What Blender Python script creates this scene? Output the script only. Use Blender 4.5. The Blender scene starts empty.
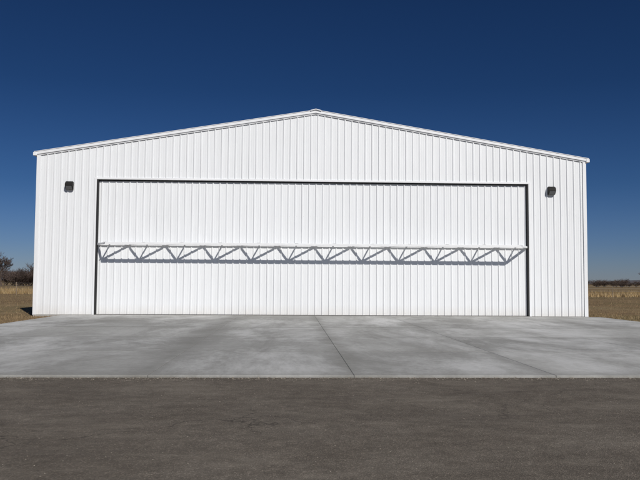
import bpy, math, random
import numpy as np
from mathutils import Vector, Matrix
random.seed(7); rng=np.random.default_rng(7)
S=bpy.context.scene
col=S.collection
S.view_settings.view_transform='Standard'
S.view_settings.look='None'
S.view_settings.exposure=0

# ---------------------------------------------------------------- helpers
def newmat(name):
    m=bpy.data.materials.new(name); m.use_nodes=True
    nt=m.node_tree; b=nt.nodes['Principled BSDF']
    return m,nt,b
def noise(nt,scale,detail=4,rough=0.55,vec=None,dist=0.0):
    n=nt.nodes.new('ShaderNodeTexNoise')
    n.inputs['Scale'].default_value=scale;n.inputs['Detail'].default_value=detail
    n.inputs['Roughness'].default_value=rough;n.inputs['Distortion'].default_value=dist
    if vec: nt.links.new(vec,n.inputs['Vector'])
    return n.outputs['Fac']
def ramp(nt,fac,stops):
    r=nt.nodes.new('ShaderNodeValToRGB'); nt.links.new(fac,r.inputs['Fac'])
    e=r.color_ramp.elements
    while len(e)<len(stops): e.new(0.5)
    for i,(p,c) in enumerate(stops):
        e[i].position=p
        e[i].color=(c,c,c,1) if isinstance(c,(int,float)) else (*c,1)
    return r.outputs['Color']
def mix(nt,a,b,fac,mode='MIX'):
    n=nt.nodes.new('ShaderNodeMix'); n.data_type='RGBA'; n.blend_type=mode
    for s,v in ((n.inputs[0],fac),(n.inputs[6],a),(n.inputs[7],b)):
        if hasattr(v,'links'): nt.links.new(v,s)
        else: s.default_value=v if isinstance(v,float) else (*v,1)
    return n.outputs[2]
def math_(nt,op,a,b=0.0):
    n=nt.nodes.new('ShaderNodeMath'); n.operation=op
    for s,v in ((n.inputs[0],a),(n.inputs[1],b)):
        if hasattr(v,'links'): nt.links.new(v,s)
        else: s.default_value=v
    return n.outputs[0]
def bump(nt,b,h,strength,dist):
    n=nt.nodes.new('ShaderNodeBump'); n.inputs['Strength'].default_value=strength
    n.inputs['Distance'].default_value=dist
    nt.links.new(h,n.inputs['Height']); nt.links.new(n.outputs[0],b.inputs['Normal'])
def objvec(nt,scale=None,loc=None):
    t=nt.nodes.new('ShaderNodeTexCoord').outputs['Object']
    if scale:
        m=nt.nodes.new('ShaderNodeMapping'); m.inputs['Scale'].default_value=scale
        if loc: m.inputs['Location'].default_value=loc
        nt.links.new(t,m.inputs['Vector']); t=m.outputs['Vector']
    return t
def plain(name,c,rough=0.5,metal=0.0,var=0.06,scale=3.0,spec=0.5):
    m,nt,b=newmat(name)
    v=objvec(nt)
    f=noise(nt,scale,5,0.6,v)
    cc=ramp(nt,f,[(0.3,tuple(x*(1-var) for x in c)),(0.7,tuple(min(1,x*(1+var)) for x in c))])
    nt.links.new(cc,b.inputs['Base Color'])
    b.inputs['Roughness'].default_value=rough; b.inputs['Metallic'].default_value=metal
    b.inputs['Specular IOR Level'].default_value=spec
    return m
def empty(name):
    e=bpy.data.objects.new(name,None); col.objects.link(e); return e
def obj(name,verts,faces,mat=None,parent=None,loc=(0,0,0)):
    me=bpy.data.meshes.new(name)
    me.from_pydata([tuple(v) for v in verts],[],[tuple(f) for f in faces]); me.update()
    o=bpy.data.objects.new(name,me); col.objects.link(o); o.location=loc
    if mat: me.materials.append(mat)
    if parent: o.parent=parent
    return o
def tris(name,V,mat,parent=None,k=3):
    """V: (n,k,3) array of separate polygons"""
    n=len(V); me=bpy.data.meshes.new(name)
    me.vertices.add(n*k); me.vertices.foreach_set('co',V.reshape(-1).astype(np.float32))
    me.loops.add(n*k); me.loops.foreach_set('vertex_index',np.arange(n*k,dtype=np.int32))
    me.polygons.add(n); me.polygons.foreach_set('loop_start',np.arange(0,n*k,k,dtype=np.int32))
    me.polygons.foreach_set('loop_total',np.full(n,k,dtype=np.int32))
    me.update(calc_edges=True); me.materials.append(mat)
    o=bpy.data.objects.new(name,me); col.objects.link(o)
    if parent: o.parent=parent
    return o
class MB:
    def __init__(s): s.v=[];s.f=[]
    def add(s,v,f):
        o=len(s.v); s.v+=[tuple(x) for x in v]; s.f+=[tuple(i+o for i in g) for g in f]
    def box(s,x0,x1,y0,y1,z0,z1):
        s.add([(x0,y0,z0),(x1,y0,z0),(x1,y1,z0),(x0,y1,z0),(x0,y0,z1),(x1,y0,z1),(x1,y1,z1),(x0,y1,z1)],
              [(0,3,2,1),(4,5,6,7),(0,1,5,4),(1,2,6,5),(2,3,7,6),(3,0,4,7)])
    def beam(s,a,b,w,h=None,up=(0,0,1)):
        h=h or w; a=Vector(a);b=Vector(b);d=(b-a).normalized();u=Vector(up)
        r=d.cross(u).normalized();u=r.cross(d).normalized()
        v=[]
        for p in(a,b):
            for i,j in((-1,-1),(1,-1),(1,1),(-1,1)): v.append(p+r*w/2*i+u*h/2*j)
        s.add(v,[(0,3,2,1),(4,5,6,7),(0,1,5,4),(1,2,6,5),(2,3,7,6),(3,0,4,7)])
    def cyl(s,a,b,r0,r1=None,n=10):
        r1=r0 if r1 is None else r1
        a=Vector(a);b=Vector(b);d=(b-a).normalized();t=Vector((1,0,0)) if abs(d.z)>.7 else Vector((0,0,1))
        x=d.cross(t).normalized();y=d.cross(x)
        v=[];
        for p,r in((a,r0),(b,r1)):
            for i in range(n):
                q=2*math.pi*i/n; v.append(p+x*math.cos(q)*r+y*math.sin(q)*r)
        s.add(v,[(i,(i+1)%n,n+(i+1)%n,n+i) for i in range(n)]+[tuple(range(n))[::-1],tuple(range(n,2*n))])
    def make(s,name,mat,parent=None,bevel=0,loc=(0,0,0)):
        o=obj(name,s.v,s.f,mat,parent,loc)
        if bevel:
            m=o.modifiers.new('bevel','BEVEL'); m.width=bevel; m.segments=2; m.limit_method='ANGLE'
        return o

# ---------------------------------------------------------------- camera (solved from the photograph)
cx,D,yaw,pit,rol,f,h=-1.0144,31.5445,0.0391,0.0586,0.0059,712.7264,1.5006
F=Vector((math.sin(yaw)*math.cos(pit),math.cos(yaw)*math.cos(pit),math.sin(pit)))
R=Vector((math.cos(yaw),-math.sin(yaw),0)); U=R.cross(F)
R2=R*math.cos(rol)+U*math.sin(rol); U2=-R*math.sin(rol)+U*math.cos(rol)
cd=bpy.data.cameras.new('camera'); cd.sensor_width=36; cd.lens=36*f/640; cd.clip_end=9000; cd.clip_start=0.1
cam=bpy.data.objects.new('camera',cd); col.objects.link(cam); S.camera=cam
cam.matrix_world=Matrix(((R2.x,U2.x,-F.x,cx),(R2.y,U2.y,-F.y,-D),(R2.z,U2.z,-F.z,h),(0,0,0,1)))

# ---------------------------------------------------------------- light
sd=Vector((0.37,-0.85,0.68)).normalized()
el=math.asin(sd.z); az=math.atan2(sd.x,sd.y)
L=bpy.data.lights.new('sun','SUN'); L.energy=3.9; L.angle=math.radians(0.5); L.color=(1,0.965,0.91)
sun=bpy.data.objects.new('sun',L); col.objects.link(sun); sun.rotation_euler=sd.to_track_quat('Z','Y').to_euler()
W=bpy.data.worlds.new('World'); S.world=W; W.use_nodes=True
nt=W.node_tree; bg=nt.nodes['Background']
sky=nt.nodes.new('ShaderNodeTexSky'); sky.sky_type='NISHITA'; sky.sun_disc=False
sky.sun_elevation=el; sky.sun_rotation=az; sky.air_density=1.0; sky.dust_density=0.2; sky.ozone_density=3.0; sky.altitude=300
# clear dry winter air: deepen the sky with elevation
tc=nt.nodes.new('ShaderNodeTexCoord'); sp=nt.nodes.new('ShaderNodeSeparateXYZ'); nt.links.new(tc.outputs['Generated'],sp.inputs[0])
deep=ramp(nt,sp.outputs['Z'],[(0.0,(0.45,0.55,0.86)),(0.05,(0.32,0.45,0.78)),(0.13,(0.19,0.34,0.61)),(0.26,(0.12,0.25,0.46)),(0.42,(0.11,0.23,0.42)),(0.8,(0.45,0.62,0.85))])
skc=mix(nt,sky.outputs[0],deep,1.0,'MULTIPLY')
nt.links.new(skc,bg.inputs['Color'])
bg.inputs['Strength'].default_value=0.055

# ---------------------------------------------------------------- materials
def painted_steel(name,c):
    m,nt,b=newmat(name); v=objvec(nt)
    a=noise(nt,0.35,4,0.6,v); s=noise(nt,1.0,4,0.6,objvec(nt,(6,6,0.35)))
    c1=ramp(nt,a,[(0.3,tuple(x*0.97 for x in c)),(0.7,c)])
    c2=ramp(nt,s,[(0.35,0.96),(0.6,1.0)])
    cc=mix(nt,c1,c2,1.0,'MULTIPLY')
    sep=nt.nodes.new('ShaderNodeSeparateXYZ'); nt.links.new(v,sep.inputs[0])
    lo=ramp(nt,sep.outputs['Z'],[(0.0,1.0),(0.5,0.0)])
    dn=noise(nt,3.0,5,0.65,v)
    m2=math_(nt,'MULTIPLY',math_(nt,'MULTIPLY',lo,dn),0.45)
    cc=mix(nt,cc,(0.50,0.42,0.32),m2)
    nt.links.new(cc,b.inputs['Base Color']); b.inputs['Roughness'].default_value=0.42
    bump(nt,b,noise(nt,1.0,2,0.5,objvec(nt,(2.5,2.5,0.9))),0.3,0.03)
    return m
white=painted_steel('white_painted_steel',(0.79,0.805,0.82))
trimw=plain('white_trim',(0.78,0.79,0.805),0.4,0,0.02)
trussw=plain('white_truss_paint',(0.78,0.79,0.80),0.45,0,0.04)
black=plain('black_rubber_seal_and_gap_shade',(0.012,0.012,0.013),0.7)
bronze=plain('bronze_lamp_housing',(0.016,0.015,0.014),0.6,0.0,0.1,3,0.2)
roofm=plain('galvalume_roof',(0.62,0.63,0.64),0.4,0.6,0.04)
screw=plain('screw_head',(0.5,0.5,0.52),0.4,0.5)

# ---------------------------------------------------------------- hangar
hw=12.2; E=7.084; P=9.0994; dl,dr,dt=-9.6068,9.5813,5.9502; LEN=24.4
slope=(P-E)/hw
def roofz(x): return P-abs(x)*slope
PIT=0.3048
PROF=[(-0.038,0),(-0.016,0.036),(0.016,0.036),(0.038,0),(0.094,0),(0.101,0.004),(0.111,0.004),(0.118,0),(0.187,0),(0.194,0.004),(0.204,0.004),(0.211,0)]
def breaks(x0,x1,phase=0.0,extra=()):
    pts=[]
    k0=int(math.floor((x0-phase)/PIT))-1;k1=int(math.ceil((x1-phase)/PIT))+1
    for k in range(k0,k1+1):
        for o,hh in PROF: pts.append((phase+k*PIT+o,hh))
    def hat(x):
        for (a,ha),(b,hb) in zip(pts,pts[1:]):
            if a<=x<=b: return ha+(hb-ha)*(x-a)/max(1e-9,b-a)
        return 0
    out=[p for p in pts if x0<p[0]<x1]+[(x0,hat(x0)),(x1,hat(x1))]+[(e,hat(e)) for e in extra if x0<e<x1]
    return sorted(out)
def ribbed(mb,x0,x1,zb,zt,tf,phase=0.0,extra=()):
    br=breaks(x0,x1,phase,extra); v=[];fc=[]
    for x,hh in br:
        v.append(tf(x,hh,zb(x))); v.append(tf(x,hh,zt(x)))
    for i in range(len(br)-1): fc.append((2*i,2*i+2,2*i+3,2*i+1))
    mb.add(v,fc)
hangar=empty('aircraft_hangar')
fr=lambda x,hh,z:(x,-hh,z)
mb=MB()
ribbed(mb,-hw,dl-0.06,lambda x:0.02,roofz,fr,0.1)
ribbed(mb,dl-0.06,dr+0.06,lambda x:dt+0.04,roofz,fr,0.1,extra=(0,))
ribbed(mb,dr+0.06,hw,lambda x:0.02,roofz,fr,0.1)
ribbed(mb,0,LEN,lambda x:0.02,lambda x:E,lambda u,hh,z:(-hw-hh,LEN-u,z))
ribbed(mb,0,LEN,lambda x:0.02,lambda x:E,lambda u,hh,z:(hw+hh,u,z))
ribbed(mb,-hw,hw,lambda x:0.02,roofz,lambda u,hh,z:(-u,LEN+hh,z),extra=(0,))
mb.make('wall_panels',white,hangar)
mb=MB()
for zz in (0.12,2.3,4.55,6.35):
    k=int(-hw/PIT)
    while k*PIT<hw-0.2:
        x=k*PIT+0.1+0.055
        if (x<dl-0.25 or x>dr+0.25 or zz>dt+0.2) and zz<roofz(x)-0.1 and abs(x)<hw-0.15:
            mb.cyl((x,0.001,zz),(x,-0.006,zz),0.008,0.006,6)
        k+=1
mb.make('wall_screws',screw,hangar)
mb=MB()
for s in(-1,1):
    xa,xb=sorted((s*(hw+0.045),s*(hw-0.115)))
    mb.box(xa,xb,-0.048,-0.038,0.0,E-0.06)
    xa,xb=sorted((s*(hw+0.048),s*(hw+0.038)))
    mb.box(xa,xb,-0.038,0.12,0.0,E-0.06)
mb.make('corner_trim',trimw,hangar,0.004)
mb=MB()
OV=0.16
for s in(-1,1):
    def sect(y0,y1,z0,z1,x0=0.0,x1=hw+OV):
        v=[]
        for xx in(x0,x1):
            zz=P-slope*xx
            v+=[(s*xx,y0,zz+z0),(s*xx,y1,zz+z0),(s*xx,y1,zz+z1),(s*xx,y0,zz+z1)]
        fcs=[(0,1,2,3),(7,6,5,4),(0,4,5,1),(1,5,6,2),(2,6,7,3),(3,7,4,0)]
        if s<0: fcs=[g[::-1] for g in fcs]
        mb.add(v,fcs)
    sect(-0.10,-0.038,-0.06,0.060)
    sect(-0.055,-0.038,-0.12,-0.06)
    sect(-0.12,0.03,0.060,0.085)
    sect(LEN+0.038,LEN+0.12,-0.16,0.085)
mb.make('rake_trim',trimw,hangar,0.006)
mb=MB()
for s in(-1,1):
    xa,xb=sorted((s*(hw+0.035),s*(hw+0.19)))
    zt=P-slope*(hw+OV)+0.055
    mb.box(xa,xb,-0.12,LEN+0.12,zt-0.15,zt-0.005)
mb.make('eave_gutter',trimw,hangar,0.01)
mb=MB()
for s in(-1,1):
    br=breaks(-0.03,LEN+0.03); v=[];fc=[]
    for y,hh in br:
        for xx in(0.02,hw+OV): v.append((s*xx,y,P-slope*xx+0.045+hh))
    for i in range(len(br)-1):
        g=(2*i,2*i+1,2*i+3,2*i+2); fc.append(g if s<0 else g[::-1])
    mb.add(v,fc)
mb.make('roof_sheets',roofm,hangar)
mb=MB()
v=[];
for y in(-0.16,LEN+0.16):
    v+=[(-0.24,y,P-slope*0.24+0.09),(0,y,P+0.115),(0.24,y,P-slope*0.24+0.09),(0.24,y,P-slope*0.24+0.06),(0,y,P+0.08),(-0.24,y,P-slope*0.24+0.06)]
mb.add(v,[(0,1,7,6),(1,2,8,7),(2,3,9,8),(3,4,10,9),(4,5,11,10),(5,0,6,11),(0,5,4,1),(1,4,3,2),(6,7,10,11),(7,8,9,10)])
mb.make('ridge_cap',trimw,hangar)
YD=0.12
mb=MB()
mb.box(dl-0.10,dl-0.012,-0.044,YD+0.05,0.0,dt+0.0)
mb.box(dr+0.012,dr+0.10,-0.044,YD+0.05,0.0,dt+0.0)
mb.box(dl-0.10,dr+0.10,-0.044,YD+0.05,dt+0.002,dt+0.085)
mb.make('door_frame',trimw,hangar,0.004)
mb=MB()
mb.box(dl-0.011,dl+0.062,-0.030,YD+0.03,0.0,dt-0.001)
mb.box(dr-0.055,dr+0.011,-0.030,YD+0.03,0.0,dt-0.001)
mb.box(dl+0.062,dr-0.055,0.04,YD+0.03,dt-0.055,dt-0.001)
mb.box(dl+0.064,dr-0.057,YD-0.02,YD+0.03,0.0,0.035)
mb.make('door_seal',black,hangar)
mb=MB()
ribbed(mb,dl+0.063,dr-0.056,lambda x:0.036,lambda x:dt-0.056,lambda x,hh,z:(x,YD-hh,z),0.03)
mb.make('door_panel',white,hangar)
mb=MB(); 
for zz in (0.12,1.35,2.75,4.4,5.75):
    k=int(dl/PIT)+1
    while k*PIT<dr-0.25:
        x=k*PIT+0.085; mb.cyl((x,YD+0.001,zz),(x,YD-0.006,zz),0.008,0.006,6); k+=1
mb.make('door_screws',screw,hangar)
# door stiffening truss: warren web with a perpendicular strut at each outer node
mb=MB()
zt=3.10; yi=YD-0.075; yo=-0.80
xi0,xi1=dl+0.06,dr-0.05; xo0,xo1=-9.0,9.0
mb.box(xi0,xi1,yi-0.035,yi+0.035,zt-0.05,zt+0.05)
mb.box(xo0,xo1,yo-0.05,yo+0.05,zt-0.05,zt+0.05)
n=11; st=(xo1-xo0)/n
for i in range(n):
    a=xo0+i*st; m_=a+st/2; b=a+st
    mb.beam((a,yo+0.04,zt),(m_,yi-0.03,zt),0.065)
    mb.beam((m_,yi-0.03,zt-0.001),(b,yo+0.04,zt-0.001),0.065)
for i in range(n+1):
    a=xo0+i*st
    mb.box(a-0.024,a+0.024,yo+0.051,yi-0.036,zt-0.024,zt+0.024)
mb.beam((xo0,yo+0.04,zt),(xi0+0.03,yi-0.03,zt),0.08)
mb.beam((xo1,yo+0.04,zt),(xi1-0.03,yi-0.03,zt),0.08)
mb.make('door_truss',trussw,hangar,0.004)
mb=MB()
for i in range(n+1):
    x=xo0+i*st
    mb.box(x-0.07,x+0.07,yo-0.06,yo+0.06,zt+0.051,zt+0.061)
for i in range(n):
    x=xo0+(i+.5)*st
    mb.box(x-0.09,x+0.09,yi-0.06,YD-0.038,zt+0.051,zt+0.075)
mb.make('truss_gussets',trussw,hangar)
mb=MB(); mb.box(dl-0.05,dr+0.05,YD+0.06,YD+0.1,0.02,dt+0.05); mb.make('dark_gap_backing',black,hangar)  # added black sheet behind the door gaps, interior shade put into its colour

# ---------------------------------------------------------------- wall lights
glass,nt,b=newmat('lamp_lens'); b.inputs['Base Color'].default_value=(0.16,0.165,0.17,1); b.inputs['Roughness'].default_value=0.15
def wall_light(x,z):
    e=empty('wall_light'); e.location=(x,-0.038,z); e.scale=(0.88,0.88,0.9)
    mb=MB()
    prof=[(0,0.20),(-0.13,0.20),(-0.24,0.10),(-0.25,-0.02),(-0.10,-0.19),(0,-0.19)]
    w=0.185; v=[(-w,y,zz) for y,zz in prof]+[(w,y,zz) for y,zz in prof]; n=len(prof)
    fc=[tuple(range(n)),tuple(range(2*n-1,n-1,-1))]+[(i,i+n,(i+1)%n+n,(i+1)%n) for i in range(n)]
    mb.add(v,fc); mb.make('housing',bronze,e,0.012)
    mb=MB()
    a=Vector((0,-0.245,-0.04)); c=Vector((0,-0.115,-0.185)); nn=Vector((0,-0.75,-0.66))*0.012
    v=[]
    for off in(Vector((0,0,0)),nn):
        v+=[a+off+Vector((-0.15,0,0)),a+off+Vector((0.15,0,0)),c+off+Vector((0.15,0,0)),c+off+Vector((-0.15,0,0))]
    mb.add(v,[(0,1,2,3),(7,6,5,4),(0,4,5,1),(1,5,6,2),(2,6,7,3),(3,7,4,0)])
    mb.make('lens',glass,e)
    mb=MB()
    for i in range(6): 
        xx=-0.14+i*0.056; mb.box(xx-0.006,xx+0.006,-0.125,-0.02,0.201,0.222)
    mb.make('cooling_fins',bronze,e)
    mb=MB(); mb.cyl((0.186,-0.06,0.12),(0.211,-0.06,0.12),0.03,0.03,12); mb.make('photocell',glass,e)
    return e
wall_light(-10.78,5.64); wall_light(10.62,5.64)

# ---------------------------------------------------------------- ground
gmt,nt,b=newmat('dormant_grass_ground'); v=objvec(nt)
c1=ramp(nt,noise(nt,0.06,6,0.65,v),[(0.3,(0.15,0.098,0.055)),(0.5,(0.22,0.155,0.085)),(0.7,(0.28,0.21,0.12))])
c2=ramp(nt,noise(nt,1.6,8,0.75,v),[(0.25,0.5),(0.75,1.35)])
c3=mix(nt,c1,c2,1.0,'MULTIPLY')
c3=mix(nt,c3,(0.10,0.10,0.045),ramp(nt,noise(nt,0.11,5,0.6,v,1.0),[(0.5,0.0),(0.66,0.45)]))
nt.links.new(c3,b.inputs['Base Color']); b.inputs['Roughness'].default_value=1.0; b.inputs['Specular IOR Level'].default_value=0.1
bump(nt,b,noise(nt,4.0,8,0.8,v),0.6,0.08)
obj('ground',[(-3500,-400,-0.07),(3500,-400,-0.07),(3500,6000,-0.07),(-3500,6000,-0.07)],[(0,1,2,3)],gmt)

asp,nt,b=newmat('weathered_dusty_asphalt'); v=objvec(nt)
c1=ramp(nt,noise(nt,0.45,10,0.70,v,0.4),[(0.30,(0.100,0.083,0.066)),(0.5,(0.132,0.112,0.090)),(0.70,(0.170,0.147,0.120))])
c2=ramp(nt,noise(nt,5,10,0.82,v),[(0.3,0.68),(0.7,1.28)])
c3=mix(nt,c1,c2,1.0,'MULTIPLY')
agg=nt.nodes.new('ShaderNodeTexVoronoi'); agg.inputs['Scale'].default_value=85; nt.links.new(v,agg.inputs['Vector'])
sepc=nt.nodes.new('ShaderNodeSeparateColor'); nt.links.new(agg.outputs['Color'],sepc.inputs[0])
c4=ramp(nt,sepc.outputs[0],[(0.0,0.7),(0.8,1.03),(0.97,1.7)])
c3=mix(nt,c3,c4,0.7,'MULTIPLY')
pt=ramp(nt,noise(nt,0.8,10,0.78,objvec(nt,(0.6,1.2,1)),0.5),[(0.50,0.0),(0.68,0.55)])
c3=mix(nt,c3,(0.23,0.20,0.162),pt)
c3=mix(nt,c3,(0.070,0.058,0.048),ramp(nt,noise(nt,0.5,8,0.72,objvec(nt,(0.45,1.5,1.7),(5,3,0)),0.6),[(0.50,0.0),(0.68,0.65)]))
# hairline cracks
cr=nt.nodes.new('ShaderNodeTexVoronoi'); cr.feature='DISTANCE_TO_EDGE'; cr.inputs['Scale'].default_value=0.33
wv=nt.nodes.new('ShaderNodeVectorMath'); wv.operation='ADD'
nv=nt.nodes.new('ShaderNodeTexNoise'); nv.inputs['Scale'].default_value=1.3; nv.inputs['Detail'].default_value=6; nt.links.new(v,nv.inputs['Vector'])
nt.links.new(v,wv.inputs[0]); nt.links.new(nv.outputs['Color'],wv.inputs[1]); nt.links.new(wv.outputs[0],cr.inputs['Vector'])
ck=ramp(nt,cr.outputs['Distance'],[(0.0,1.0),(0.004,0.0)])
ckm=math_(nt,'MULTIPLY',ck,ramp(nt,noise(nt,0.35,3,0.5,v),[(0.5,0.0),(0.6,0.7)]))
c3=mix(nt,c3,(0.035,0.03,0.026),ckm)
nt.links.new(c3,b.inputs['Base Color']); b.inputs['Roughness'].default_value=0.95; b.inputs['Specular IOR Level'].default_value=0.15
mh=math_(nt,'ADD',agg.outputs['Distance'],noise(nt,25,6,0.8,v))
bump(nt,b,mh,0.55,0.009)
AY=-20.05
me=[];fc=[]
xs=np.linspace(-90,90,181)
for i,x in enumerate(xs):
    me+=[(x,AY-35,-0.03),(x,AY+0.0,-0.03)]
    if i: fc.append((2*i-2,2*i,2*i+1,2*i-1))
obj('asphalt_taxiway',me,fc,asp)

con,nt,b=newmat('concrete_apron'); v=objvec(nt)
at=nt.nodes.new('ShaderNodeAttribute'); at.attribute_name='slab'; 
base=ramp(nt,noise(nt,0.22,10,0.70,v,0.5),[(0.32,(0.265,0.260,0.242)),(0.5,(0.345,0.340,0.320)),(0.66,(0.42,0.415,0.395))])
tone=ramp(nt,at.outputs['Fac'],[(0.0,0.85),(1.0,1.10)])
c=mix(nt,base,tone,1.0,'MULTIPLY')
fine=ramp(nt,noise(nt,6,12,0.84,v),[(0.3,0.76),(0.7,1.2)])
c=mix(nt,c,fine,1.0,'MULTIPLY')
pt=ramp(nt,noise(nt,0.30,11,0.76,objvec(nt,(1,0.42,1),(2.3,1.1,0)),0.35),[(0.46,0.0),(0.55,0.42),(0.68,0.95)])
c=mix(nt,c,(0.60,0.595,0.58),pt)
dk=ramp(nt,noise(nt,0.30,10,0.74,objvec(nt,(1.2,0.35,2),(7,2,0)),0.5),[(0.50,0.0),(0.66,0.62)])
c=mix(nt,c,(0.19,0.185,0.168),dk)
sx=nt.nodes.new('ShaderNodeSeparateXYZ'); nt.links.new(v,sx.inputs[0])
wob=math_(nt,'MULTIPLY',math_(nt,'SUBTRACT',noise(nt,0.5,6,0.7,v),0.5),1.1)
def band(coord,c0,w):
    d=math_(nt,'ABSOLUTE',math_(nt,'SUBTRACT',math_(nt,'ADD',coord,wob),c0))
    return ramp(nt,d,[(0.0,1.0),(w,0.0)])
bn=noise(nt,1.4,8,0.75,v)
for coord,c0,w,s_,colr in ((sx.outputs['X'],-3.45,0.75,0.75,(0.17,0.165,0.15)),(sx.outputs['X'],0.0,0.35,0.7,(0.18,0.175,0.155)),(sx.outputs['X'],3.3,0.3,0.5,(0.2,0.195,0.18)),(sx.outputs['Y'],-12.0,0.35,0.6,(0.2,0.195,0.18)),(sx.outputs['Y'],-8.0,0.4,0.6,(0.2,0.195,0.18)),(sx.outputs['Y'],-16.0,0.2,0.5,(0.2,0.195,0.18)),(sx.outputs['Y'],-19.9,0.5,0.5,(0.2,0.19,0.165))):
    fct=math_(nt,'MULTIPLY',math_(nt,'MULTIPLY',band(coord,c0,w),bn),s_*1.5)
    c=mix(nt,c,colr,fct)
nt.links.new(c,b.inputs['Base Color']); b.inputs['Roughness'].default_value=0.85; b.inputs['Specular IOR Level'].default_value=0.3
bump(nt,b,noise(nt,30,6,0.7,v),0.3,0.01)
xj=[-10.98,-7.0,-3.3,0,3.3,7.0,10.98,12.75]; yj=[-20.0,-16.0,-12.0,-8.0,-4.0,-0.06]
mb=MB(); tones=[]
g=0.003
for i in range(len(xj)-1):
    for j in range(len(yj)-1):
        x0,x1,y0,y1=xj[i]+g,xj[i+1]-g,yj[j]+g*3.5,yj[j+1]-g*3.5
        mb.box(x0,x1,y0,y1,-0.16,0.0); tones+= [random.random()]*6
ap=mb.make('concrete_apron',con)
a=ap.data.attributes.new('slab','FLOAT','FACE'); a.data.foreach_set('value',tones)
m=ap.modifiers.new('bevel','BEVEL'); m.width=0.007; m.segments=1; m.limit_method='ANGLE'
mb=MB(); mb.box(-10.97,12.74,-19.98,-0.07,-0.15,-0.006)
jm=plain('joint_sealant',(0.10,0.095,0.085),0.9,0,0.3); j=mb.make('joint_sealant',jm); j.parent=ap
mb=MB(); mb.box(-hw-0.02,hw+0.02,-0.05,LEN+0.02,-0.3,0.015); 
mb.make('foundation',plain('foundation_concrete',(0.36,0.35,0.33),0.9,0,0.12),hangar)

def rocks(n,xr,yr,z,smin,smax):
    V=[]
    for _ in range(n):
        x=random.uniform(*xr); y=yr[1]-abs(random.gauss(0,1))*(yr[1]-yr[0])*0.5 if yr[1]>-20.05 else random.uniform(*yr); s=random.uniform(smin,smax)
        r=[Vector((x,y,z))+Vector(d)*s*random.uniform(.6,1.2) for d in((1,0,.2),(0,1,.2),(-1,0,.2),(0,-1,.2))]
        t=Vector((x,y,z+s*random.uniform(.5,.9)))
        for k in range(4): V.append([tuple(r[k]),tuple(r[(k+1)%4]),tuple(t)])
    return V
V=rocks(2500,(-9,9),(-29,-20.1),-0.03,0.003,0.010)+rocks(3500,(-16,16),(-20.4,-20.03),-0.03,0.004,0.018)
tris('loose_gravel',np.array(V),plain('gravel_stone',(0.24,0.21,0.17),0.9,0,0.4,30))

# ---------------------------------------------------------------- grass
def blades(n,xf,yf,hf,wf,z=-0.07):
    x=xf(n); y=yf(n); hh=hf(n); w=wf(n); a=rng.uniform(0,math.pi*2,n); lx=rng.normal(0,.25,n)*hh; ly=rng.normal(0,.25,n)*hh
    V=np.zeros((n,3,3)); dx=np.cos(a)*w; dy=np.sin(a)*w
    V[:,0]=np.c_[x-dx,y-dy,np.full(n,z)]; V[:,1]=np.c_[x+dx,y+dy,np.full(n,z)]; V[:,2]=np.c_[x+lx,y+ly,z+hh]
    return V
def bladeMat(name,c0,c1,c2):
    m,nt,b=newmat(name); gi=nt.nodes.new('ShaderNodeNewGeometry')
    cc=ramp(nt,gi.outputs['Random Per Island'],[(0,c0),(0.5,c1),(1,c2)])
    pch=ramp(nt,noise(nt,0.09,5,0.6,objvec(nt)),[(0.35,0.7),(0.65,1.15)])
    cc=mix(nt,cc,pch,1.0,'MULTIPLY')
    nt.links.new(cc,b.inputs['Base Color']); b.inputs['Roughness'].default_value=0.9; b.inputs['Specular IOR Level'].default_value=0.1
    return m
tall=bladeMat('tall_dry_grass',(0.26,0.175,0.08),(0.36,0.25,0.125),(0.45,0.34,0.19))
short=bladeMat('short_dry_grass',(0.17,0.12,0.065),(0.28,0.20,0.11),(0.36,0.27,0.16))
def th(n): return rng.uniform(.25,.6,n)*(0.8+0.3*rng.random(n))
tx=lambda n:rng.uniform(-95,110,n)
V=blades(60000,tx,lambda n:47+rng.gamma(2.0,9,n),th,lambda n:rng.uniform(.01,.035,n))
tris('tall_dry_grass',V,tall)
def outx(n):
    s=rng.random(n)<.5
    return np.where(s,rng.uniform(-34,-12.6,n),rng.uniform(13.0,34,n))
V1=blades(50000,outx,lambda n:rng.uniform(-12,45,n),lambda n:rng.uniform(.03,.10,n),lambda n:rng.uniform(.004,.012,n))
V2=blades(12000,lambda n:rng.uniform(-16,-11.02,n),lambda n:rng.uniform(-14,0,n),lambda n:rng.uniform(.03,.09,n),lambda n:rng.uniform(.004,.01,n))
V3=blades(3000,lambda n:rng.uniform(12.8,15.2,n),lambda n:rng.uniform(-14,4,n),lambda n:rng.uniform(.04,.12,n),lambda n:rng.uniform(.004,.01,n))
tris('short_dry_grass',np.concatenate([V1,V2,V3]),short)

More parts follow.
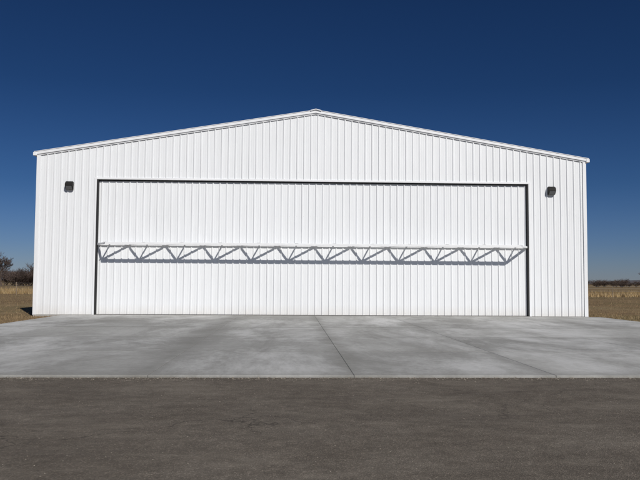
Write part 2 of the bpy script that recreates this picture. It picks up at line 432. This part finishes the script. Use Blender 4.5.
# ---------------------------------------------------------------- bare trees
def tree_segments(seed,H,spread=1.0,depth=5,bush=False):
    r=random.Random(seed); segs=[]
    def grow(p,d,l,rad,lev):
        if lev==0: return
        k=3 if lev>2 else 2; q=p
        for i in range(k):
            nd=(d+Vector((r.gauss(0,.12),r.gauss(0,.12),r.gauss(0.02,.06)))).normalized()
            q2=q+nd*l/k; r2=rad*(1-0.22*(i+1)/k*1.4)
            segs.append((q,q2,rad*(1-0.3*i/k),r2)); q=q2; d=nd
            if lev<depth or i>0:
                for _ in range(r.choice((1,2))):
                    ang=r.uniform(0,6.283); t=r.uniform(.5,1.0)*spread
                    side=Vector((math.cos(ang),math.sin(ang),0))
                    grow(q,(d*0.75+side*t+Vector((0,0,.15))).normalized(),l*r.uniform(.5,.75),rad*.5,lev-1)
        grow(q,(d+Vector((r.gauss(0,.3),r.gauss(0,.3),.1))).normalized(),l*.7,rad*.6,lev-1)
    if bush:
        for _ in range(5):
            a=r.uniform(0,6.283); grow(Vector((0,0,0)),Vector((math.cos(a)*.5,math.sin(a)*.5,1)).normalized(),H*.38,H*.012,depth-1)
    else: grow(Vector((0,0,0)),Vector((0,0,1)),H*.36,H*.022,depth)
    return segs
def seg_quads(segs,minr=0.012):
    Q=[]
    for a,b,r0,r1 in segs:
        r0=max(r0,minr); r1=max(r1,minr*.6); d=(b-a)
        if d.length<1e-4: continue
        d.normalize(); t=Vector((1,0,0)) if abs(d.z)>.8 else Vector((0,0,1))
        x=d.cross(t).normalized();y=d.cross(x); c=[(math.cos(q),math.sin(q)) for q in(0,2.094,4.189)]
        A=[a+(x*i+y*j)*r0 for i,j in c];B=[b+(x*i+y*j)*r1 for i,j in c]
        for k in range(3):
            m=(k+1)%3; Q.append([tuple(A[k]),tuple(A[m]),tuple(B[m]),tuple(B[k])])
    return np.array(Q)
bark=plain('bare_twigs',(0.080,0.056,0.045),0.9,0,0.3,0.3)
def norm(A,H):
    return A*(H/A[:,:,2].max())
vars_=[norm(seg_quads(tree_segments(s,7,1.0,5),0.02),1.0) for s in(1,2,3)]
bvars=[norm(seg_quads(tree_segments(s,4,1.2,5,True),0.02),1.0) for s in(11,12,13)]
def place(A,x,y,H,wd=1.0):
    a=random.uniform(0,6.283);c,s=math.cos(a),math.sin(a)
    B=A.copy(); X=(A[:,:,0]*c-A[:,:,1]*s)*H*wd; Y=(A[:,:,0]*s+A[:,:,1]*c)*H*wd
    B[:,:,0]=X+x;B[:,:,1]=Y+y;B[:,:,2]=A[:,:,2]*H-0.07
    return B
parts=[]
x=-125
while x<-58:
    parts.append(place(random.choice(bvars),x,random.uniform(150,180),random.uniform(3.2,5.0),1.5))
    if random.random()<.30: parts.append(place(random.choice(vars_),x,random.uniform(160,185),random.uniform(5,6.8)))
    x+=random.uniform(0.7,1.5)
x=-58
while x<190:
    parts.append(place(random.choice(bvars),x,random.uniform(250,300),random.uniform(2.2,3.6),2.0))
    if random.random()<.10: parts.append(place(random.choice(vars_),x,random.uniform(270,300),random.uniform(3.5,5)))
    x+=random.uniform(1.1,2.2)
A=np.concatenate(parts)
tris('distant_tree_line',A,bark,k=4)
def single(x,y,H,seed,w=1.0):
    A=norm(seg_quads(tree_segments(seed,H,0.9,6),0.02),1.0)
    o=tris('bare_tree',place(A,0,0,H,w),bark,k=4); o.location=(x,y,0)
single(-69.5,140,8.8,21,1.15)
single(137,235,10.0,23,1.0)

hm=plain('hazy_hill',(0.10,0.10,0.11),1.0,0,0.2,0.004)
v=[];fc=[]
xs=np.linspace(-2600,2600,120)
for i,x in enumerate(xs):
    hgt=8+26*math.exp(-((x+1250)/700)**2)+5*math.sin(x*.006)+3*math.sin(x*.017+1)
    v+=[(x,2150,-0.5),(x,2300,hgt),(x,2700,-0.5)]
    if i:
        k=3*i; fc+=[(k-3,k,k+1,k-2),(k-2,k+1,k+2,k-1)]
obj('distant_hills',v,fc,hm)

wf=empty('wire_fence')
pm=plain('fence_post',(0.22,0.17,0.12),0.9,0,0.2); wm=plain('fence_wire',(0.3,0.3,0.3),0.5,0.6)
mb=MB(); x=-70
while x<80:
    hh=1.25+random.uniform(-.05,.05); t=random.uniform(-.03,.03); mb.cyl((x,46,-0.07),(x+t,46,hh),0.05,0.045,7); x+=3.6
mb.make('posts',pm,wf)
mb=MB()
for zz in(.35,.65,.95,1.18): mb.beam((-70,45.93,zz),(80,45.93,zz),0.008)
mb.make('wires',wm,wf)
